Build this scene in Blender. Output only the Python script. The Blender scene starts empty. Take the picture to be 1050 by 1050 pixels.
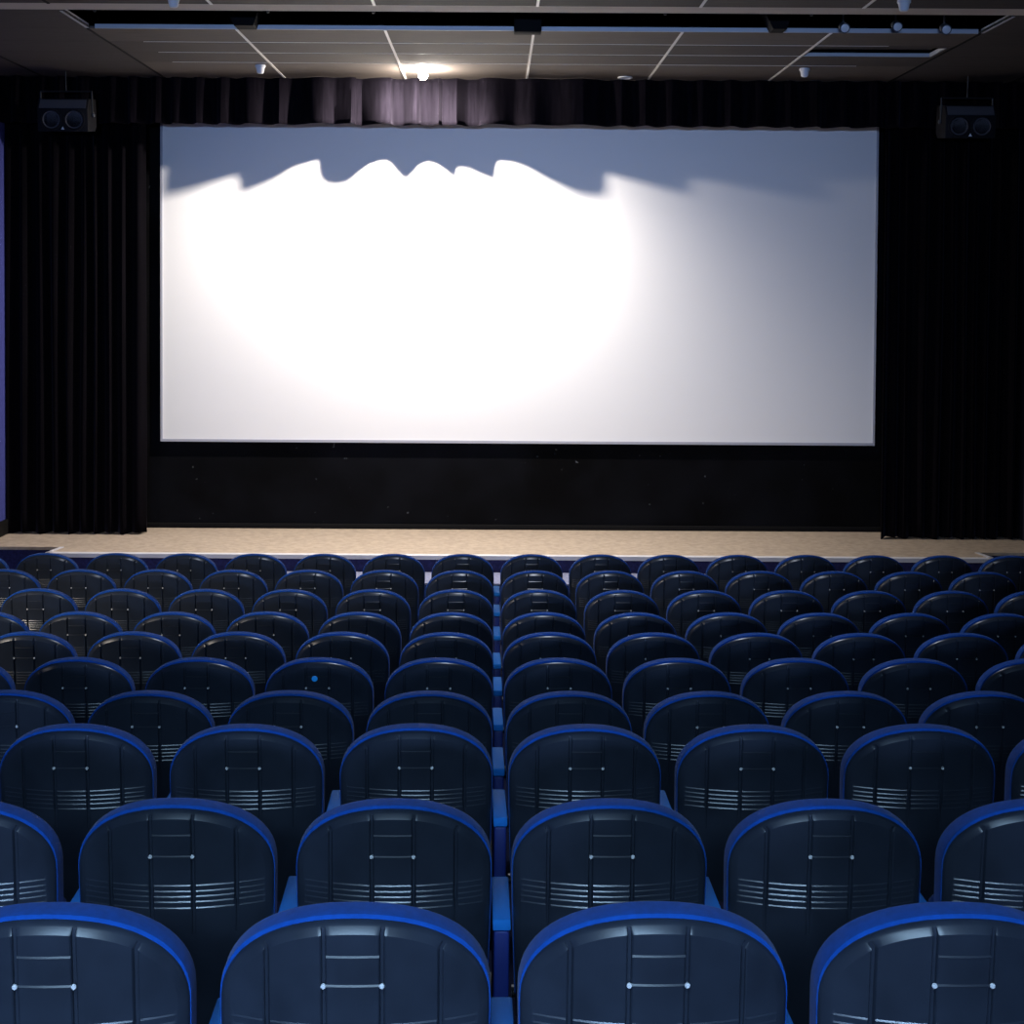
import bpy, bmesh, math, random
from mathutils import Vector, Matrix
random.seed(7)
PI = math.pi
COL = bpy.context.scene.collection
SC = bpy.context.scene

# ------------------------------------------------------------------ camera
F = 1550.0                       # focal length in pixels of the 1050 frame
PPX, PPY = 508.0, 345.0
TILT, ROLL = math.radians(1.77), math.radians(0.35)
CAM = Vector((0, 0, 2.98))
ROT = Matrix.Rotation(PI/2 - TILT, 3, 'X') @ Matrix.Rotation(ROLL, 3, 'Z')
cd = bpy.data.cameras.new('camera'); co = bpy.data.objects.new('camera', cd); COL.objects.link(co)
cd.sensor_width = 36; cd.lens = 36*F/1050
cd.shift_x = (525-PPX)/1050; cd.shift_y = (PPY-525)/1050
co.matrix_world = Matrix.Translation(CAM) @ ROT.to_4x4()
cd.clip_end = 100
SC.camera = co

def ray(px, py):
    return ROT @ Vector(((px-PPX)/F, -(py-PPY)/F, -1))
def at_y(px, py, y):             # point seen at a pixel on the plane at distance y
    d = ray(px, py); return CAM + d*(y/d.y)
def at_z(px, py, z):             # point seen at a pixel on the level z
    d = ray(px, py); return CAM + d*((z-CAM.z)/d.z)

# ------------------------------------------------------------------ materials
def mat(name, col, rough=0.6, spec=0.5, metal=0.0, noise=0.0, nscale=20.0, stretch=(1,1,1), bump=0.0, bscale=200.0,
        bdist=0.002, sheen=0.0, sheen_tint=(1,1,1), emit=None, estr=0.0):
    m = bpy.data.materials.new(name); m.use_nodes = True
    nt = m.node_tree; b = nt.nodes['Principled BSDF']
    b.inputs['Base Color'].default_value = (*col, 1)
    b.inputs['Roughness'].default_value = rough
    b.inputs['Specular IOR Level'].default_value = spec
    b.inputs['Metallic'].default_value = metal
    if sheen:
        b.inputs['Sheen Weight'].default_value = sheen
        b.inputs['Sheen Tint'].default_value = (*sheen_tint, 1)
        b.inputs['Sheen Roughness'].default_value = 0.4
    if noise or bump:
        tc = nt.nodes.new('ShaderNodeTexCoord'); mp = nt.nodes.new('ShaderNodeMapping')
        mp.inputs['Scale'].default_value = stretch
        nt.links.new(tc.outputs['Object'], mp.inputs['Vector'])
    if noise:
        n = nt.nodes.new('ShaderNodeTexNoise'); n.inputs['Scale'].default_value = nscale; n.inputs['Detail'].default_value = 5
        r = nt.nodes.new('ShaderNodeMapRange')
        r.inputs['From Min'].default_value = .3; r.inputs['From Max'].default_value = .7
        r.inputs['To Min'].default_value = 1-noise; r.inputs['To Max'].default_value = 1+noise
        x = nt.nodes.new('ShaderNodeMix'); x.data_type = 'RGBA'; x.blend_type = 'MULTIPLY'; x.inputs[0].default_value = 1
        x.inputs[6].default_value = (*col, 1)
        nt.links.new(mp.outputs[0], n.inputs['Vector']); nt.links.new(n.outputs[0], r.inputs[0])
        nt.links.new(r.outputs[0], x.inputs[7]); nt.links.new(x.outputs[2], b.inputs['Base Color'])
    if bump:
        n2 = nt.nodes.new('ShaderNodeTexNoise'); n2.inputs['Scale'].default_value = bscale; n2.inputs['Detail'].default_value = 3
        bp = nt.nodes.new('ShaderNodeBump'); bp.inputs['Strength'].default_value = bump; bp.inputs['Distance'].default_value = bdist
        nt.links.new(mp.outputs[0], n2.inputs['Vector']); nt.links.new(n2.outputs[0], bp.inputs['Height'])
        nt.links.new(bp.outputs[0], b.inputs['Normal'])
    if emit:
        b.inputs['Emission Color'].default_value = (*emit, 1); b.inputs['Emission Strength'].default_value = estr
    return m

M = dict(
    shell=mat('dark_grained_plastic', (.012, .0155, .023), .32, .5, noise=.25, nscale=9, bump=.12, bscale=420, bdist=.001),
    fabric=mat('blue_seat_fabric', (.002, .037, .185), .85, .1, noise=.15, nscale=60, bump=.2, bscale=600, sheen=.045, sheen_tint=(.8, .85, 1)),
    arm=mat('blue_armrest', (.006, .11, .37), .75, .12),
    stand=mat('navy_steel', (.004, .014, .12), .5, .4),
    dark_metal=mat('black_metal', (.01, .01, .012), .45),
    screw=mat('bright_screw', (.42, .42, .42), .3, .5),
    sticker=mat('cyan_sticker', (.02, .38, .95), .4),
    carpet=mat('dark_blue_carpet', (.008, .01, .03), .95, .1, noise=.4, nscale=80),
    deck=mat('beige_stage_floor', (.40, .33, .265), .7, .3, noise=.16, nscale=16, bump=.2, bscale=120),
    nosing=mat('pale_edge_trim', (.62, .62, .68), .45),
    fascia=mat('navy_stage_carpet', (.018, .02, .085), .9, .2, noise=.3, nscale=40),
    step=mat('pale_blue_step', (.19, .21, .34), .85, noise=.2, nscale=40),
    velvet=mat('black_velvet', (.0028, .0024, .0036), .9, .02, noise=.3, nscale=3, stretch=(3, 3, .3), sheen=.02, sheen_tint=(.8, .7, 1)),
    velvet2=mat('plum_black_velvet', (.0040, .0034, .0052), .85, .0, noise=.35, nscale=5, stretch=(6, 6, .5), sheen=.02, sheen_tint=(.8, .7, 1)),
    screen=mat('white_screen_fabric', (.80, .80, .80), .95, .05),
    border=mat('grey_screen_hem', (.38, .39, .45), .8, .1),
    wall=mat('blue_wall', (.05, .06, .26), .85, .2, noise=.1),
    wall_dark=mat('dark_wall', (.012, .012, .022), .9, .15),
    tbar=mat('pale_grid_bar', (.85, .82, .78), .3),
    slotlip=mat('painted_slot_lip', (.5, .52, .56), .5),
    black=mat('matt_black', (.004, .004, .0045), .85, .15),
    speaker=mat('black_speaker_paint', (.007, .007, .010), .7, .15),
    cone=mat('speaker_cone', (.07, .07, .082), .6, .3),
    white=mat('white_plastic', (.72, .72, .74), .4),
    pipe=mat('grey_conduit', (.05, .055, .07), .5),
)

M['lamp'] = mat('lit_lamp', (1, 1, 1), .5, emit=(1, .9, .78), estr=60)

def board_material():            # black board under the screen with scuffs and chips of its own
    m = bpy.data.materials.new('scuffed_black_board'); m.use_nodes = True
    nt = m.node_tree; b = nt.nodes['Principled BSDF']; b.inputs['Roughness'].default_value = .9
    b.inputs['Specular IOR Level'].default_value = .04
    tc = nt.nodes.new('ShaderNodeTexCoord')
    n1 = nt.nodes.new('ShaderNodeTexNoise'); n1.inputs['Scale'].default_value = 1.3; n1.inputs['Detail'].default_value = 6
    n2 = nt.nodes.new('ShaderNodeTexNoise'); n2.inputs['Scale'].default_value = 14; n2.inputs['Detail'].default_value = 3
    cr = nt.nodes.new('ShaderNodeValToRGB'); cr.color_ramp.elements[0].position = .35; cr.color_ramp.elements[1].position = .75
    cr.color_ramp.elements[0].color = (.0022, .0022, .0026, 1); cr.color_ramp.elements[1].color = (.0055, .006, .0085, 1)
    c2 = nt.nodes.new('ShaderNodeValToRGB'); c2.color_ramp.elements[0].position = .73; c2.color_ramp.elements[1].position = .76
    c2.color_ramp.elements[0].color = (0, 0, 0, 1); c2.color_ramp.elements[1].color = (.05, .055, .06, 1)
    ad = nt.nodes.new('ShaderNodeMix'); ad.data_type = 'RGBA'; ad.blend_type = 'ADD'; ad.inputs[0].default_value = 1
    nt.links.new(tc.outputs['Object'], n1.inputs['Vector']); nt.links.new(tc.outputs['Object'], n2.inputs['Vector'])
    nt.links.new(n1.outputs[0], cr.inputs[0]); nt.links.new(n2.outputs[0], c2.inputs[0])
    nt.links.new(cr.outputs[0], ad.inputs[6]); nt.links.new(c2.outputs[0], ad.inputs[7])
    nt.links.new(ad.outputs[2], b.inputs['Base Color'])
    return m
M['board'] = board_material()

def tile_material(name, c, v):
    return mat(name, c, .75, .25, noise=v, nscale=6, stretch=(.5, 12, 1), bump=.15, bscale=30)
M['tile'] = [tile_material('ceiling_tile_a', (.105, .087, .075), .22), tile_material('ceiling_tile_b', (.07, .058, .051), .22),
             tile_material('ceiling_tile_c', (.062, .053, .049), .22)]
M['tile_edge'] = mat('ceiling_border_strip', (.55, .49, .43), .7)

# ------------------------------------------------------------------ helpers
class MB:
    def __init__(s): s.v = []; s.f = []; s.mi = []
    def add(s, vs, fs, mi=0):
        o = len(s.v); s.v += [tuple(p) for p in vs]; s.f += [tuple(i+o for i in f) for f in fs]; s.mi += [mi]*len(fs); return s
    def box(s, a, b, mi=0):
        (x0, y0, z0), (x1, y1, z1) = a, b
        return s.add([(x0,y0,z0),(x1,y0,z0),(x1,y1,z0),(x0,y1,z0),(x0,y0,z1),(x1,y0,z1),(x1,y1,z1),(x0,y1,z1)],
                     [(0,3,2,1),(4,5,6,7),(0,1,5,4),(1,2,6,5),(2,3,7,6),(3,0,4,7)], mi)
    def prism(s, poly, h0, h1, axis='x', mi=0):   # polygon extruded along an axis
        n = len(poly)
        def P(a, b, h): return {'x': (h, a, b), 'y': (a, h, b), 'z': (a, b, h)}[axis]
        vs = [P(a, b, h0) for a, b in poly] + [P(a, b, h1) for a, b in poly]
        return s.add(vs, [tuple(range(n)), tuple(range(2*n-1, n-1, -1))] + [(i, i+n, (i+1) % n+n, (i+1) % n) for i in range(n)], mi)
    def lathe(s, prof, c, axis=Vector((0,0,1)), n=24, mi=0):  # (radius, height) profile about an axis
        axis = Vector(axis).normalized(); u = axis.orthogonal().normalized(); w = axis.cross(u); c = Vector(c)
        vs = []
        for r, h in prof:
            for k in range(n):
                a = 2*PI*k/n; vs.append(c + axis*h + (u*math.cos(a)+w*math.sin(a))*max(r, 1e-4))
        fs = [(i*n+k, i*n+(k+1) % n, (i+1)*n+(k+1) % n, (i+1)*n+k) for i in range(len(prof)-1) for k in range(n)]
        fs += [tuple(range(n-1, -1, -1)), tuple((len(prof)-1)*n+k for k in range(n))]
        return s.add(vs, fs, mi)
    def tube(s, pts, r, n=8, mi=0):
        for a, b in zip(pts[:-1], pts[1:]):
            a, b = Vector(a), Vector(b); s.lathe([(r, 0), (r, (b-a).length)], a, b-a, n, mi)
        return s
    def build(s, name, mats, parent=None, smooth=30, bevel=0.0, seg=2, merge=False):
        me = bpy.data.meshes.new(name); me.from_pydata(s.v, [], s.f)
        if not isinstance(mats, (list, tuple)): mats = [mats]
        for m in mats: me.materials.append(m)
        me.polygons.foreach_set('material_index', s.mi)
        bm = bmesh.new(); bm.from_mesh(me)
        if merge: bmesh.ops.remove_doubles(bm, verts=bm.verts, dist=1e-5); bmesh.ops.dissolve_degenerate(bm, dist=1e-6, edges=bm.edges)
        bmesh.ops.recalc_face_normals(bm, faces=bm.faces)
        if bevel:
            bmesh.ops.bevel(bm, geom=[e for e in bm.edges if e.calc_face_angle(0) > .6], offset=bevel, segments=seg, profile=.5, affect='EDGES')
        bm.to_mesh(me); bm.free()
        if smooth:
            me.polygons.foreach_set('use_smooth', [True]*len(me.polygons)); me.set_sharp_from_angle(angle=math.radians(smooth))
        o = bpy.data.objects.new(name, me); COL.objects.link(o)
        if parent: o.parent = parent
        return o
def thing(name, label, cat, loc=(0,0,0), group=None):
    o = bpy.data.objects.new(name, None); COL.objects.link(o); o.location = loc
    return tag(o, label, cat, group)
def tag(o, label, cat, group=None):
    o['label'] = label; o['category'] = cat
    if group: o['group'] = group
    return o
def struct(o, label=None):
    o['kind'] = 'structure'
    return o

# ------------------------------------------------------------------ layout of the hall
P = 0.53                                    # seat pitch
S_PX = [306.5, 221.8, 173.3, 143, 122.5, 106.5, 94.7, 85.2, 77.2, 70.7]
TOP = [924.5, 818.5, 742, 708, 674, 648, 627.5, 604.3, 584.5, 568]
ROW_Y = []
for s_, t_ in zip(S_PX, TOP):                # distance at which the pitch shows at its measured width
    y = F*P/s_
    for _ in range(6):
        z = at_y(508, t_, y).z - .17
        y = (F*P/s_ - (CAM.z-z)*math.sin(TILT))/math.cos(TILT)
    ROW_Y.append(y)
ROW_TOP = [at_y(508, t, y).z for t, y in zip(TOP, ROW_Y)]
SEAT_H = 0.95
ROW_Z = [z-SEAT_H for z in ROW_TOP]
X0 = 0.024
CEIL = CAM.z + 2.2
D_WALL, D_FRONT, D_WING, D_CURT = 16.6, 14.96, 15.3, 16.06
STAGE_Z = at_y(525, 543, D_WALL).z
FLOOR0 = ROW_Z[-1]
XL, XR = -5.232, 5.65

# stepped floor under the rows
prof = [(-7.0, ROW_Z[0]+.45), (-1.4, ROW_Z[0]+.45), (-1.4, ROW_Z[0]+.30), (.2, ROW_Z[0]+.30), (.2, ROW_Z[0]+.15), (1.7, ROW_Z[0]+.15), (1.7, ROW_Z[0])]
for i in range(9):
    y = ROW_Y[i]+.52
    prof += [(y, ROW_Z[i]), (y, ROW_Z[i+1])]
prof += [(D_WALL+.3, FLOOR0), (D_WALL+.3, FLOOR0-.3), (-7.0, FLOOR0-.3)]
struct(MB().prism(prof, XL-.15, XR+.15, 'x').build('floor', M['carpet'], smooth=0))
struct(MB().box((XL-.15, -7, FLOOR0-.3), (XL, D_WALL+.3, CEIL+1)).build('wall_left', M['wall'], smooth=0))
struct(MB().box((XR, -7, FLOOR0-.3), (XR+.15, D_WALL+.3, CEIL+1)).build('wall_right', M['wall_dark'], smooth=0))
struct(MB().box((XL-.15, -7.15, FLOOR0-.3), (XR+.15, -7, CEIL+1)).build('wall_back', M['wall_dark'], smooth=0))
struct(MB().box((XL-.15, D_WALL, FLOOR0-.3), (XR+.15, D_WALL+.3, CEIL+1)).build('wall_front', M['board'], smooth=0))
struct(MB().box((XL, D_WALL-.03, STAGE_Z+.001), (XR, D_WALL-.001, STAGE_Z+.055)).build('baseboard_front', M['black'], bevel=.006))
struct(MB().box((XL+.001, D_WING-3, STAGE_Z+.001), (XL+.03, D_WALL-.04, STAGE_Z+.16)).build('baseboard_left', M['black'], bevel=.006))

# ------------------------------------------------------------------ stage
stage = thing('stage', 'low stage with a beige floor and pale front edge below the screen', 'stage', (0, D_FRONT, FLOOR0))
def loc(p): return (p[0], p[1]-D_FRONT, p[2]-FLOOR0)
la, lb = at_z(64, 560, STAGE_Z), at_z(50, 565.5, STAGE_Z)
ra, rb = at_z(997, 564.3, STAGE_Z), at_z(1021, 573, STAGE_Z)
def x_on(a, b, y): return a.x + (b.x-a.x)*(y-a.y)/(b.y-a.y)
wl, wr = x_on(la, lb, D_WING), x_on(ra, rb, D_WING)
fl, fr = x_on(la, lb, D_FRONT), x_on(ra, rb, D_FRONT)
out = [(XL+.002, D_WALL-.002), (XL+.002, D_WING), (wl, D_WING), (fl, D_FRONT), (fr, D_FRONT), (wr, D_WING), (XR-.002, D_WING), (XR-.002, D_WALL-.002)]
outl = [(x, y-D_FRONT) for x, y in out]
SZ = STAGE_Z-FLOOR0
MB().prism(outl, SZ-.03, SZ, 'z').build('deck', M['deck'], stage, smooth=0)
inl = [(x, y+.012) for x, y in outl[:1]] + [(outl[1][0], outl[1][1]+.015), (outl[2][0]+.015, outl[2][1]+.015), (outl[3][0]+.015, .015), (outl[4][0]-.015, .015),
       (outl[5][0]-.015, outl[5][1]+.015), (outl[6][0], outl[6][1]+.015), (outl[7][0], outl[7][1])]
inl[0] = outl[0]
MB().prism(inl, .0, SZ-.031, 'z').build('fascia', M['fascia'], stage, smooth=0)
nb = MB()
for a, b in ((3, 4), (2, 3), (4, 5)):
    p, q = Vector((*outl[a], 0)), Vector((*outl[b], 0))
    t = (q-p).normalized(); n = Vector((t.y, -t.x, 0))
    w = .045
    nb.add([p+n*.012+Vector((0,0,SZ-.042)), q+n*.012+Vector((0,0,SZ-.042)), q-n*.0+Vector((0,0,SZ-.042)), p-n*.0+Vector((0,0,SZ-.042)),
            p+n*.012+Vector((0,0,SZ-.002)), q+n*.012+Vector((0,0,SZ-.002)), q+Vector((0,0,SZ+.004)), p+Vector((0,0,SZ+.004)),
            p-n*w+Vector((0,0,SZ+.004)), q-n*w+Vector((0,0,SZ+.004)), p-n*w+Vector((0,0,SZ)), q-n*w+Vector((0,0,SZ))],
           [(0,1,5,4), (4,5,6,7), (7,6,9,8), (8,9,11,10), (0,3,2,1), (3,10,11,2), (0,4,7,8,10,3), (1,2,11,9,6,5)])
nb.build('nosing', M['nosing'], stage, smooth=0)
sy1 = D_FRONT-.02; ztr = at_y(508, 587, sy1).z; sy0 = at_z(508, 598, ztr).y
st = thing('stage_step', 'long low pale blue step running along the foot of the stage', 'step', (0, sy0, FLOOR0))
MB().box((fl+.3, 0, 0), (fr-.3, sy1-sy0, ztr-FLOOR0-.02)).build('riser', M['fascia'], st, smooth=0)
MB().box((fl+.28, -.015, ztr-FLOOR0-.02), (fr-.28, sy1-sy0, ztr-FLOOR0)).build('tread', M['step'], st, bevel=.005)

# ------------------------------------------------------------------ screen
scr_y = D_WALL-.03
sy = at_y(530, 454, scr_y)
sl, sr = at_y(165.5, 400, scr_y).x, at_y(896.5, 400, scr_y).x
zb, zt = sy.z, at_y(530, 112, scr_y).z
screen = thing('cinema_screen', 'wide white cinema screen lit from above on the black wall', 'screen', (0, scr_y, zb))
MB().box((sl, -.02, 0), (sr, .028, zt-zb)).build('screen_fabric', M['screen'], screen, smooth=0)
hb = MB()
hw = .028
hb.box((sl-.004, -.032, -.006), (sr+.004, -.0205, hw-.006)); hb.box((sl-.004, -.032, zt-zb-hw), (sr+.004, -.0205, zt-zb+.004))
hb.box((sl-.004, -.032, hw-.0055), (sl+.018, -.0205, zt-zb-hw-.0005)); hb.box((sr-.018, -.032, hw-.0055), (sr+.004, -.0205, zt-zb-hw-.0005))
hb.build('screen_hem', M['border'], screen, smooth=0)

# ------------------------------------------------------------------ lamp that lights the screen
LAMP_Y = 15.17
LP = at_y(434, 78, LAMP_Y)

# ------------------------------------------------------------------ valance, pleated so that its hem throws the waved shadow
SHADOW = [(165,202),(195,195),(221,187),(242,181),(245,200.5),(257,196),(279,187),(302,173),(325,166),(326,184),(331,190),(343,193),(357,190),
          (369,179),(379,171),(390.5,167),(397,167.5),(404,175.5),(411,184),(417,187),(424.5,180),(430.5,172),(439,168),(448,171),(457,178),
          (468.5,188.5),(470.5,174),(480.5,175.5),(492,181),(510,188.5),(512.3,167),(526,168),(542,174),(557,183),(576,193),(595,201),(619,202),
          (623,178.6),(646,184),(676,192),(704,198),(709,184),(728,185),(771,193),(813,201.5),(853,204)]
HEM_Z = at_y(525, 128.3, 15.8).z
def hem_point(px, py):
    s = at_y(px, py, scr_y-.02)
    k = (LP.z-HEM_Z)/(LP.z-s.z)
    return (LP.x+(s.x-LP.x)*k, LP.y+(s.y-LP.y)*k)
core = [hem_point(*p) for p in SHADOW]
def smooth_poly(pts, sub=4):      # Catmull-Rom with sharp turns kept tight
    o = []
    for i in range(len(pts)-1):
        p0, p1, p2, p3 = pts[max(i-1,0)], pts[i], pts[i+1], pts[min(i+2,len(pts)-1)]
        L = math.dist(p1, p2)
        def tan(a, b, c):
            l0, l1 = math.dist(a, b)+1e-9, math.dist(b, c)+1e-9
            u = ((b[0]-a[0])/l0, (b[1]-a[1])/l0); v = ((c[0]-b[0])/l1, (c[1]-b[1])/l1)
            dt = u[0]*v[0]+u[1]*v[1]; w = max(0, dt)
            return ((u[0]+v[0])*.5*w, (u[1]+v[1])*.5*w)
        t1, t2 = tan(p0, p1, p2), tan(p1, p2, p3)
        for k in range(sub):
            t = k/sub; h1 = 2*t**3-3*t**2+1; h2 = -2*t**3+3*t**2; h3 = t**3-2*t**2+t; h4 = t**3-t**2
            o.append(tuple(h1*p1[j]+h2*p2[j]+h3*L*t1[j]+h4*L*t2[j] for j in (0, 1)))
    o.append(pts[-1]); return o
rnd = random.Random(3)
def pleats(x0, x1, ymid, amp, per, sub=7):
    o = []; x = x0
    while x < x1:
        w = per*rnd.uniform(.7, 1.3); a = amp*rnd.uniform(.6, 1.1); sk = rnd.uniform(.3, .7)
        for k in range(sub):
            t = k/sub; tt = t/sk*.5 if t < sk else .5+(t-sk)/(1-sk)*.5
            o.append((x+t*w, ymid-a*math.cos(2*PI*tt)))
        x += w
    return [p for p in o if p[0] <= x1]
mid = 15.84
plan = smooth_poly(pleats(XL+.01, core[0][0]-.12, mid, .09, .26)) + smooth_poly(core) + smooth_poly(pleats(core[-1][0]+.12, XR-.01, mid, .09, .26))
def cloth(name, plan, z0, z1, material, ymid, top_amp=.55, rows=14, zwob=0, thick=.006):
    mb = MB(); n = len(plan); vs = []
    for r in range(rows+1):
        t = r/rows; z = z0+(z1-z0)*t; a = 1+(top_amp-1)*t
        for i, (x, y) in enumerate(plan):
            vs.append((x, ymid+(y-ymid)*a, z + (zwob*math.sin(i*.37)*(1-t))))
    mb.add(vs, [(r*n+i, r*n+i+1, (r+1)*n+i+1, (r+1)*n+i) for r in range(rows) for i in range(n-1)])
    o = mb.build(name, material, smooth=70)
    s = o.modifiers.new('thickness', 'SOLIDIFY'); s.thickness = thick; s.offset = 1
    return o
val = cloth('valance', plan, HEM_Z, CEIL-.004, M['velvet2'], mid, .62, 10)
tag(val, 'pleated dark velvet valance hanging over the top of the screen', 'curtain')

def curtain(x0, x1, label, ymid):
    pl = smooth_poly(pleats(x0, x1, ymid, .065, .15), 3)
    mb = MB(); n = len(pl); rows = 26; vs = []
    z0, z1 = STAGE_Z+.012, HEM_Z+.7
    for r in range(rows+1):
        t = r/rows; z = z0+(z1-z0)*t
        for i, (x, y) in enumerate(pl):
            a = .8+.35*(1-t)
            vs.append((x+.012*math.sin(t*5+x*9)*(1-abs(2*(i/n)-1)), ymid+(y-ymid)*a+.01*math.sin(x*13+t*3), z+.008*math.sin(x*21)*(1-t)))
    mb.add(vs, [(r*n+i, r*n+i+1, (r+1)*n+i+1, (r+1)*n+i) for r in range(rows) for i in range(n-1)])
    o = mb.build('curtain', M['velvet'], smooth=70)
    s = o.modifiers.new('thickness', 'SOLIDIFY'); s.thickness = .012; s.offset = 0
    return tag(o, label, 'curtain', 'side curtains flanking the screen')
curtain(at_y(5, 480, D_CURT).x, at_y(147.5, 480, D_CURT).x, 'tall black velvet curtain hanging left of the screen', D_CURT+.09)
curtain(at_y(904.5, 500, D_CURT).x, XR-.02, 'tall black velvet curtain hanging right of the screen', D_CURT+.09)

# ------------------------------------------------------------------ ceiling
SLOT_Y0, SLOT_Y1 = at_z(425, 12, CEIL).y, at_z(425, 31, CEIL).y
SX0, SX1 = at_z(85, 24.5, CEIL).x, at_z(1003, 35.5, CEIL).x
BARX = [at_z(115, 45, CEIL).x + i*(at_z(985, 45, CEIL).x-at_z(115, 45, CEIL).x)/6 for i in range(7)]
BARX = [BARX[0]-1.26] + BARX + [BARX[-1]+1.26]
ED0 = at_z(425, 5.5, CEIL).y
cb = MB(); TH = .02
def tile(x0, x1, y0, y1, mi, dz=0): cb.box((x0+.004, y0+.003, CEIL+dz), (x1-.004, y1-.003, CEIL+dz+TH), mi)
xs = [XL+.0] + [b for b in BARX if XL+.1 < b < XR-.1] + [XR]
ys_front = [SLOT_Y1+.0, at_z(425, 44.3, CEIL).y, at_z(425, 55, CEIL).y, at_z(425, 65, CEIL).y, D_CURT+.2, D_WALL]
ys_back = [ED0-.6*k for k in range(32)][::-1]
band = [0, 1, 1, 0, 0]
RX0, RX1 = at_z(825, 57, CEIL).x, at_z(955, 58, CEIL).x
RY1 = at_z(890, 58, CEIL).y; RY0 = RY1-.5
for i in range(len(xs)-1):
    for j in range(5):
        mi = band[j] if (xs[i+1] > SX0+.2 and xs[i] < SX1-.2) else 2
        y0, y1 = ys_front[j], ys_front[j+1]
        if xs[i] < RX0+.3 and xs[i+1] > RX1-.3 and y1 > RY0 and y0 < RY1:      # the raised panel
            for a, b, dz in ((y0, max(y0, RY0), 0), (max(y0, RY0), min(y1, RY1), .06), (min(y1, RY1), y1, 0)):
                if b-a > .02:
                    if dz:
                        tile(xs[i], RX0, a, b, mi); tile(RX0, RX1, a, b, mi, dz)
                        if xs[i+1]-RX1 > .02: tile(RX1, xs[i+1], a, b, mi)
                    else: tile(xs[i], xs[i+1], a, b, mi)
        else: tile(xs[i], xs[i+1], y0, y1, mi)
    for j in range(len(ys_back)-1):
        tile(xs[i], xs[i+1], ys_back[j], ys_back[j+1], rnd.choice((0, 1, 2)))
for a, b in ((XL, SX0), (SX1, XR)):
    cb.box((a, SLOT_Y0, CEIL), (b, SLOT_Y1, CEIL+TH), 2)
cb.box((XL, ED0+.003, CEIL), (XR, SLOT_Y0, CEIL+TH), 3)
struct(cb.build('ceiling', M['tile']+[M['tile_edge']], smooth=0))
# dark void above the ceiling and its slot
struct(MB().box((XL-.15, -7.15, CEIL+1), (XR+.15, D_WALL+.3, CEIL+1.1)).build('trim_1', M['black'], smooth=0))
# thin grid bars
gb = MB(); db = MB()
for k, x in enumerate(BARX):
    if not XL+.1 < x < XR-.1: continue
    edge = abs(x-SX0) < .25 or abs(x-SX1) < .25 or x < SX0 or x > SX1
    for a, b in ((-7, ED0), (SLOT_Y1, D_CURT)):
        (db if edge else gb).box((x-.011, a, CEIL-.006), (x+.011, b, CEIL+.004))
for y in ys_front[1:4]: gb.box((SX0+.3, y-.005, CEIL-.002), (SX1-.6, y+.005, CEIL+.004))
struct(gb.build('trim_2', M['tbar'], smooth=0)); struct(db.build('trim_3', M['black'], smooth=0))
# lips of the slot and of the raised panel
lip = MB()
lip.box((SX0+.05, SLOT_Y1-.02, CEIL-.002), (SX1-.02, SLOT_Y1-.0, CEIL+.034))
lip.box((SX0-.025, SLOT_Y0+.05, CEIL-.002), (SX0, SLOT_Y1-.03, CEIL+.034)); lip.box((SX1, SLOT_Y0+.05, CEIL-.002), (SX1+.025, SLOT_Y1-.03, CEIL+.034))
lip.box((RX0, RY1-.02, CEIL-.002), (RX1, RY1, CEIL+.03)); lip.box((RX1-.02, RY0, CEIL-.002), (RX1, RY1-.03, CEIL+.03))
struct(lip.build('trim_4', M['slotlip'], smooth=0))

# things in the slot
def slot_pt(px, py, f=.8): 
    y = SLOT_Y0+(SLOT_Y1-SLOT_Y0)*f; return at_y(px, py, y)
a, b = slot_pt(527, 35, .93), slot_pt(555, 12, .93)
t = thing('ceiling_box', 'square black box hanging in the ceiling slot above the screen', 'box', (a.x, a.y, a.z))
MB().box((0, -.12, 0), (b.x-a.x, .04, .3)).build('housing', M['black'], t, bevel=.008)
MB().tube([((b.x-a.x)/2, -.05, .3), ((b.x-a.x)/2, -.05, .9)], .012).build('hanger', M['pipe'], t)
a, b = slot_pt(241, 31.5, .95), slot_pt(263, 31.5, .95)
d = MB().prism([(a.x+.02, CEIL-.006), (b.x, CEIL-.006), (b.x+.3, CEIL+.999), (a.x-.5, CEIL+.999)], SLOT_Y1-.22, SLOT_Y1-.022, 'y').build('air_duct', M['black'], smooth=0)
tag(d, 'flared black duct crossing the left part of the ceiling slot', 'duct', 'ducts in the ceiling slot')
a, b = slot_pt(789, 36.5, .95), slot_pt(803, 36.5, .95)
d = MB().prism([(a.x, CEIL-.008), (b.x, CEIL-.008), (b.x+.3, CEIL+.999), (a.x-.5, CEIL+.999)], SLOT_Y1-.22, SLOT_Y1-.022, 'y').build('air_duct', M['black'], smooth=0)
tag(d, 'wedge shaped black duct in the right part of the ceiling slot', 'duct', 'ducts in the ceiling slot')
for px, py, lab in ((866, 28.5, 'small bluish spotlight in the ceiling slot, leftmost of three on the right'), (920, 27, 'small bluish spotlight in the ceiling slot, middle of three on the right'),
                    (970, 30, 'small bluish spotlight in the ceiling slot, rightmost of three on the right')):
    p = slot_pt(px, py, .62)
    t = thing('track_spotlight', lab, 'spotlight', p, 'spotlights in the ceiling slot')
    MB().lathe([(.02, .09), (.036, .07), (.04, .0), (.043, -.015)], (0, 0, 0), (0, .75, .3)).build('lamp_head', M['pipe'], t)
    MB().lathe([(.034, .0), (.034, .006), (.02, .012)], (0, -.012, -.005), (0, -.75, -.3)).build('lens', M['white'], t)
    MB().tube([(0, .05, .03), (0, .05, CEIL+1-p.z-.001)], .008).build('stem', M['pipe'], t)
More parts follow.
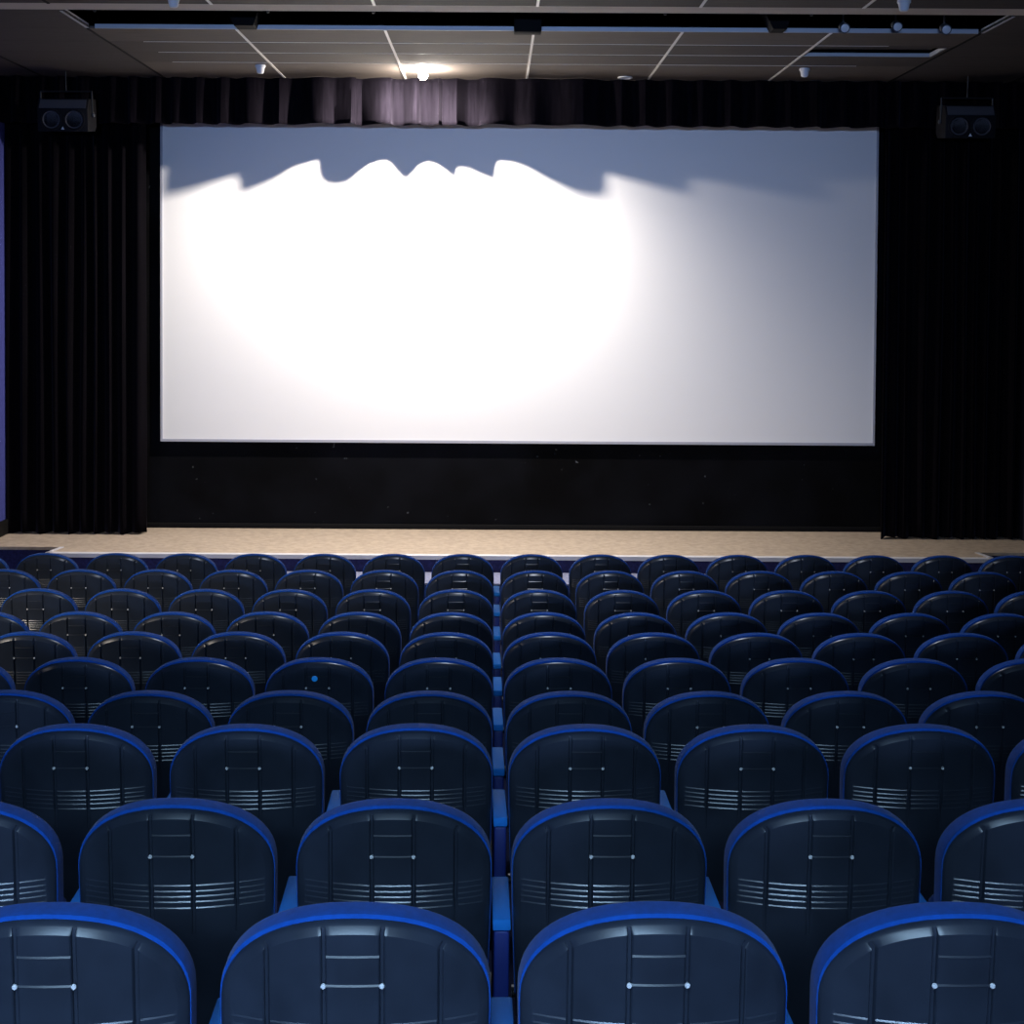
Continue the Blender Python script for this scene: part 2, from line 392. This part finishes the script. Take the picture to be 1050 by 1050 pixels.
for px, lab in ((97, 'thin hanging rod at the left end of the ceiling slot'), (275, 'thin hanging rod right of the flared duct in the ceiling slot'), (383, 'thin hanging rod above the lit lamp in the ceiling slot'),
                (682, 'thin hanging rod between the black box and wedge duct'), (832, 'thin hanging rod right of the wedge duct')):
    p = slot_pt(px, 22, .45)
    r = MB().tube([(p.x, p.y, CEIL+.07), (p.x, p.y, CEIL+.999)], .008).lathe([(.012, 0), (.016, .02), (.012, .04)], (p.x, p.y, CEIL+.055)).build('hanging_rod', M['pipe'])
    tag(r, lab, 'rod', 'rods hanging in the ceiling slot')
p, q = slot_pt(390, 20, .5), slot_pt(640, 22, .5)
cp = MB().tube([(p.x, p.y, CEIL+.17), (q.x, p.y, CEIL+.15)], .02, 12).tube([(p.x+.3, p.y, CEIL+.17), (p.x+.3, p.y, CEIL+.999)], .008).tube([(q.x-.3, p.y, CEIL+.15), (q.x-.3, p.y, CEIL+.999)], .008).build('conduit', M['pipe'])
tag(cp, 'dim grey conduit running inside the ceiling slot beside the black box', 'conduit')

# detectors on the ceiling
for px, py, lab in ((267, 66.5, 'small white ceiling detector left of the lit lamp'), (825, 70, 'small white ceiling detector below the raised panel on the right'),
                    (927, 0, 'white ceiling detector at the top edge near the right corner'), (178, -4, 'white ceiling detector at the top edge on the left')):
    p = at_z(px, py, CEIL)
    t = thing('ceiling_detector', lab, 'detector', (p.x, p.y, CEIL), 'white ceiling detectors')
    MB().lathe([(.05, -.001), (.052, -.02), (.045, -.028)], (0, 0, 0)).build('base', M['white'], t)
    MB().lathe([(.043, -.028), (.034, -.075), (.026, -.085), (.01, -.088)], (0, 0, 0)).build('sensor_head', M['white'], t)
p = at_z(641, 79, CEIL)
t = thing('ceiling_ring', 'flat grey ring fitting on the ceiling right of the lamp above the valance', 'fitting', (p.x, p.y, CEIL))
MB().lathe([(.075, -.001), (.078, -.012), (.06, -.014), (.055, -.006)], (0, 0, 0)).build('rim', M['tbar'], t)
MB().lathe([(.05, -.0065), (.045, -.009)], (0, 0, 0)).build('insert', M['pipe'], t)

# the lit lamp
t = thing('ceiling_lamp', 'small glowing lamp on the ceiling in front of the valance', 'lamp', (LP.x, LP.y, CEIL))
MB().lathe([(.035, -.001), (.04, -.006), (.03, -.012)], (0, -.07, 0)).build('mount', M['white'], t)
g = LP.z-CEIL
MB().lathe([(.012, -.012), (.012, g+.02)][::-1], (0, -.07, 0)).build('stem', M['white'], t)
bm = bmesh.new(); bmesh.ops.create_icosphere(bm, subdivisions=3, radius=.05)
me = bpy.data.meshes.new('bulb'); bm.to_mesh(me); bm.free(); me.materials.append(M['lamp'])
for f in me.polygons: f.use_smooth = True
bo = bpy.data.objects.new('bulb', me); COL.objects.link(bo); bo.parent = t; bo.location = (0, -.07, min(g, -.052))
def lamp_light(kind, power, d=None):
    l = bpy.data.lights.new('lamp_light', kind); l.energy = power; l.color = (1, .9, .79); l.shadow_soft_size = .045
    o = bpy.data.objects.new('lamp_light', l); COL.objects.link(o); o.location = LP
    if kind == 'SPOT':
        l.spot_size = math.radians(160); l.spot_blend = .8; o.rotation_euler = Vector(d).to_track_quat('-Z', 'Y').to_euler()
lamp_light('POINT', 170)
lamp_light('SPOT', 1480, (-.16, .38, -.91))

# ------------------------------------------------------------------ loudspeakers
def loudspeaker(px, py, label):
    y = 15.35
    c = at_y(px, py, y)
    t = thing('hanging_loudspeaker', label, 'speaker', c, 'loudspeakers in front of the valance')
    t.rotation_euler = (math.radians(6), 0, 0)
    w, h = .255, .165
    body = MB().prism([(0, -h), (0, .065), (.06, h), (.34, h), (.34, -h+.05), (.28, -h)], -w, w, 'x').build('cabinet', M['speaker'], t, bevel=.008)
    MB().prism([(-.004, .073), (.052, h-.01), (.06, h-.008), (.004, .066)], -w+.02, w-.02, 'x').build('horn_panel', M['cone'], t, smooth=0)
    for s in (-1, 1):
        d = MB().lathe([(.112, .002), (.112, -.008), (.1, -.012), (.092, -.004)], (s*.115, 0, -.045), (0, 1, 0), 32).build('driver', M['speaker'], t)
        MB().lathe([(.09, -.004), (.084, -.011), (.074, -.004), (.04, .03), (.035, .032)], (s*.115, -.0, -.045), (0, 1, 0), 32).build('cone', M['cone'], d)
        MB().lathe([(.034, .028), (.028, .012), (.012, .006)], (s*.115, 0, -.045), (0, 1, 0), 24).build('dust_cap', M['black'], d)
        MB().lathe([(.022, 0), (.022, .016), (.012, .022)], (s*(w+.008), .16, 0), (s, 0, 0), 16).build('bracket_knob', M['pipe'], t)
    MB().tube([(-w-.006, .16, 0), (-w-.006, .16, .24), (w+.006, .16, .24), (w+.006, .16, 0)], .009).build('bracket', M['dark_metal'], t)
    MB().tube([(0, .16, .24), (0, .16, (CEIL-c.z-.002-.16*math.sin(math.radians(6)))/math.cos(math.radians(6)))], .007).build('drop_rod', M['dark_metal'], t)
    MB().prism([(-.016, -.145), (.016, -.145), (0, -.115)], -.006, .001, 'y').build('badge', M['white'], t, smooth=0)
    return t
loudspeaker(64, 118, 'black twin-driver loudspeaker hanging at the upper left of the screen')
loudspeaker(995.5, 125, 'black twin-driver loudspeaker hanging at the upper right of the screen')

# ------------------------------------------------------------------ cinema seat
ZR = .17
RC = 3.2
def y_face(x, z, bow=.055):       # bowed and leaning back panel; z measured down from the top as negative
    return -bow*(1-(x/.24)**2) - (z+.2)*.10
def outline(hw, R, top, n=2.15, m=64):
    pts = []
    for k in range(m+1):
        a = PI*k/m; c, s = math.cos(a), math.sin(a)
        pts.append((-hw*math.copysign(abs(c)**(2/n), c), top-R+R*abs(s)**(2/n)))
    return pts
def panel_grid(hw, top, R, bot, disp, cols, rows_low, nup=22):
    n = 2.15; vs = []; idx = {}
    def zt(x): return top-R+R*max(0, 1-abs(x/hw)**n)**(1/n)
    zr = top-R
    rows = [('l', z) for z in rows_low] + [('u', k/nup) for k in range(1, nup+1)]
    for j, (kind, q) in enumerate(rows):
        for i, x in enumerate(cols):
            if kind == 'l': z = q; xx = x*(1-.05*max(0, (zr-z)/.35)**1.5)
            else: z = zr+q*(zt(x)-zr); xx = x
            vs.append((xx, z))
    nc = len(cols)
    fs = [(j*nc+i, j*nc+i+1, (j+1)*nc+i+1, (j+1)*nc+i) for j in range(len(rows)-1) for i in range(nc-1)]
    loop = [j*nc for j in range(len(rows_low))] + [(len(rows)-1)*nc+i for i in range(1, nc-1)] + [j*nc+nc-1 for j in range(len(rows_low)-1, -1, -1)]
    return vs, fs, loop
def offset_loop(pts, r):
    o = []; n = len(pts)
    for i, p in enumerate(pts):
        a = pts[i-1] if i > 0 else (pts[0][0]*2-pts[1][0], pts[0][1]*2-pts[1][1])
        b = pts[i+1] if i < n-1 else (pts[-1][0]*2-pts[-2][0], pts[-1][1]*2-pts[-2][1])
        t = Vector((b[0]-a[0], b[1]-a[1])).normalized()
        o.append((p[0]-t.y*r, p[1]+t.x*r))
    return o
GRV = (-.152, -.0505, .0505, .152)
RIBS = (-.196, -.2105, -.224, -.2375, -.253)
def make_shell():
    hw, r = .2395-.020, .020
    top, R, bot = -.008-r, ZR-r, -.56
    cols = [hw*math.sin(PI/2*(-1+2*k/56)) for k in range(57)]
    cols = [c for c in cols if all(abs(c-g) > .0075 for g in GRV)]
    for g in GRV: cols += [g-.0065, g-.004, g-.0025, g, g+.0025, g+.004, g+.0065]
    cols = sorted(cols)
    rl = [bot+.04*k for k in range(7)]
    rl = [z for z in rl if z < -.27]
    for z in RIBS: rl += [z-.0020, z-.001, z+.0019]
    rl += [-.184]; rl = sorted(rl)
    vs, fs, loop = panel_grid(hw, top, R, bot, None, cols, rl)
    V = []
    for x, z in vs:
        y = y_face(x, z)
        gx = min(abs(x-g) for g in GRV)
        if gx < .005 and z > -.30: y += .007*(1 if gx < .003 else .3)
        elif abs(x) < hw-.002:
            if any(abs(z-q+.001) < 1e-5 for q in RIBS): y -= .0016
        V.append((x, y, z))
    mb = MB(); mb.add(V, fs)
    # chamfered lip and side wall
    o2 = [vs[i] for i in loop]; n = len(o2)
    rings = [(.0115, .008), (.0152, .0118), (.0180, .0168), (.0196, .023), (.020, .030), (.020, .036)]
    v3 = [V[i] for i in loop]
    for off, dy in rings: v3 += [(x, y_face(vs[i][0], vs[i][1])+dy, z) for (x, z), i in zip(offset_loop(o2, off), loop)]
    mb.add(v3, [(k*n+i, k*n+i+1, (k+1)*n+i+1, (k+1)*n+i) for k in range(len(rings)) for i in range(n-1)])
    # ladder moulding between the middle grooves
    for zz, h in ((-.069, .0034), (-.122, .003)):
        for k in range(8):
            xa, xb = -.046+.092*k/8, -.046+.092*(k+1)/8
            ya, yb = y_face(xa, zz), y_face(xb, zz)
            mb.add([(xa, ya, zz-.0022), (xb, yb, zz-.0022), (xb, yb-.0026, zz-.001), (xa, ya-.0026, zz-.001), (xa, ya, zz+.0023), (xb, yb, zz+.0023)], [(0,1,2,3), (3,2,5,4)])
    return mb.build('back_shell', M['shell'], smooth=28, merge=True)
def make_cushion():
    hw, top, R, bot = (.2405)-.03, .0-.03, ZR-.03, -.5
    cols = [hw*math.sin(PI/2*(-1+2*k/32)) for k in range(33)]
    rl = [bot+.05*k for k in range(8)]; rl = [z for z in rl if z < top-R-.01]+[top-R-.002]
    vs, fs, loop = panel_grid(hw, top, R, bot, None, cols, rl, 10)
    n = len(loop); o2 = [vs[i] for i in loop]
    mb = MB()
    fy = lambda x, z: y_face(x, z)*1.0+.098
    V = [(x, fy(x, z)+.012*math.cos(x*6)*math.sin(max(0, min(1, (z-bot)/.45))*PI), z) for x, z in vs]
    mb.add(V, fs)
    rings = []
    for k in range(7):
        a = PI*k/6*.5
        rings.append((.03*math.sin(a), -.03*(1-math.cos(a))))
    rings += [(.03, -.05), (.03, -.066), (.029, -.076), (.022, -.0785)]
    vv = []
    for off, dy in rings:
        q = offset_loop(o2, off)
        vv += [(x, fy(*vs[i])+dy, z) for (x, z), i in zip(q, loop)]
    mb.add(vv, [(k*n+i, k*n+i+1, (k+1)*n+i+1, (k+1)*n+i) for k in range(len(rings)-1) for i in range(n-1)])
    mb.add([(x, fy(x, z)-.0785, z) for x, z in vs], fs)
    return mb.build('back_cushion', M['fabric'], smooth=40, merge=False)
def make_screw():
    return MB().lathe([(.0048, -.0), (.0048, -.003), (.0034, -.005)], (0, 0, 0), (0, 1, .1), 12).build('screw', M['screw'])
H = SEAT_H
seat_root = bpy.data.objects.new('cinema_chair', None); COL.objects.link(seat_root)
shell = make_shell(); shell.parent = seat_root; shell.location = (0, 0, H)
for s in (-1, 1):
    k = make_screw(); k.parent = shell; k.location = (s*.0505, y_face(.05, -.122)-.001, -.122)
cush = make_cushion(); cush.parent = seat_root; cush.location = (0, 0, H)
# tipped-up seat
sm = MB().prism([(.135, .38), (.20, .34), (.265, .365), (.25, .50), (.215, .62), (.17, .65), (.125, .62), (.12, .5)], -.212, .212, 'x')
sm.build('seat_cushion', M['fabric'], seat_root, bevel=.02, seg=3)
MB().tube([(-.235, .15, .40), (.235, .15, .40)], .016, 10).build('hinge_bar', M['dark_metal'], seat_root)
# side stand with arm pad on the right of each seat
hz = H-.30
st_ = MB().prism([(-.02, .02), (.30, .02), (.27, .3), (.285, hz-.03), (.0, hz-.03), (.02, .3)], P/2-.019, P/2+.019, 'x').build('side_stand', M['stand'], seat_root, bevel=.006)
MB().prism([(-.005, hz-.028), (.27, hz-.03), (.288, hz-.022), (.288, hz-.008), (.27, hz+.0), (-.0, hz)], P/2-.0225, P/2+.0225, 'x').build('armrest', M['arm'], seat_root, bevel=.005)
MB().prism([(-.04, 0), (.32, 0), (.32, .01), (.30, .022), (-.02, .022), (-.04, .01)], P/2-.03, P/2+.03, 'x').build('foot_plate', M['dark_metal'], seat_root)
ROWN = ['nearest row', 'second row from camera', 'third row from camera', 'fourth row from camera', 'fifth row from camera', 'sixth row from camera',
        'seventh row from camera', 'third row from stage', 'second row from stage', 'row nearest stage']
ORD = ['first', 'second', 'third', 'fourth', 'fifth', 'sixth', 'seventh', 'eighth', 'ninth']
first = True
jr = random.Random(11)
def dup(root):
    r = root.copy(); COL.objects.link(r)
    for ch in root.children:
        c = ch.copy(); COL.objects.link(c); c.parent = r
        for g in ch.children:
            d = g.copy(); COL.objects.link(d); d.parent = c
    return r
places = []
for n in range(10):
    s = S_PX[n]
    for i in range(-9, 9):
        cx = X0+(i+.5)*P
        pc = 508+cx*s/P
        if pc+s*.5 < 2 or pc-s*.5 > 1048: continue
        places.append((n, i, cx))
todo = [(seat_root if k == 0 else dup(seat_root), p) for k, p in enumerate(places)]
for o, (n, i, cx) in todo:
    o.location = (cx+jr.uniform(-.001, .001), ROW_Y[n]+.019*cx+jr.uniform(-.005, .005), ROW_Z[n])
    o.rotation_euler = (0, 0, math.radians(1.0+jr.uniform(-.3, .3)))
    side = 'right' if i >= 0 else 'left'; k = i if i >= 0 else -i-1
    lab = f'blue cinema seat with dark back, {ROWN[n]}, {ORD[k]} {side} of centre gap'
    if (n, i) == (4, -2): lab = 'blue cinema seat with bright cyan dot on its dark back, fifth row from camera'
    tag(o, lab, 'seat', 'rows of cinema seats')
    if (n, i) == (4, -2):
        sh = [c for c in o.children if c.name.startswith('back_shell')][0]
        p = at_y(322.5, 695.5, o.location.y-.06)
        lx = p.x-o.location.x; lz = p.z-o.location.z-H
        q = MB().lathe([(.013, 0), (.013, -.0015), (.012, -.002)], (0, 0, 0), (0, 1, .1), 18).build('sticker', M['sticker'], sh)
        q.location = (lx, y_face(lx, lz)-.001, lz); q['label'] = 'bright cyan round sticker'

# ------------------------------------------------------------------ light
def area(name, loc_, target, size, power, col, spread=180):
    l = bpy.data.lights.new(name, 'AREA'); l.shape = 'RECTANGLE'; l.size, l.size_y = size; l.energy = power; l.color = col; l.spread = math.radians(spread)
    o = bpy.data.objects.new(name, l); COL.objects.link(o); o.location = loc_
    o.rotation_euler = (Vector(target)-Vector(loc_)).to_track_quat('-Z', 'Y').to_euler(); return o
area('booth_light', (-.8, -6.6, 3.4), (0, 16, 3.7), (2.0, .4), 80, (.35, .54, 1.0), 40)
area('house_light', (-.4, -3.2, 4.6), (-.4, 2.0, 1.2), (2.4, .4), 42, (.42, .68, 1.0), 46)
area('front_house_light', (-.5, -.75, CEIL-.05), (-.5, -.75, 0), (2.6, .3), 235, (.44, .70, 1.0))
area('hall_light', (.2, 8.8, CEIL-.05), (.2, 8.8, 0), (.3, .3), 85, (.78, .85, 1.0), 150)
area('aisle_light_left', (XL+.06, 5.8, 3.2), (-3.0, 9.6, .9), (.5, .3), 75, (1.0, .9, .78), 80)
w = bpy.data.worlds.new('hall'); SC.world = w; w.use_nodes = True
w.node_tree.nodes['Background'].inputs[0].default_value = (0, 0, 0, 1)

vs_ = SC.view_settings; vs_.view_transform = 'Standard'; vs_.look = 'None'; vs_.exposure = 0; vs_.gamma = 1; vs_.use_curve_mapping = False
SC.cycles.use_denoising = True
SC.cycles.max_bounces = 8
SC.cycles.sample_clamp_indirect = 6
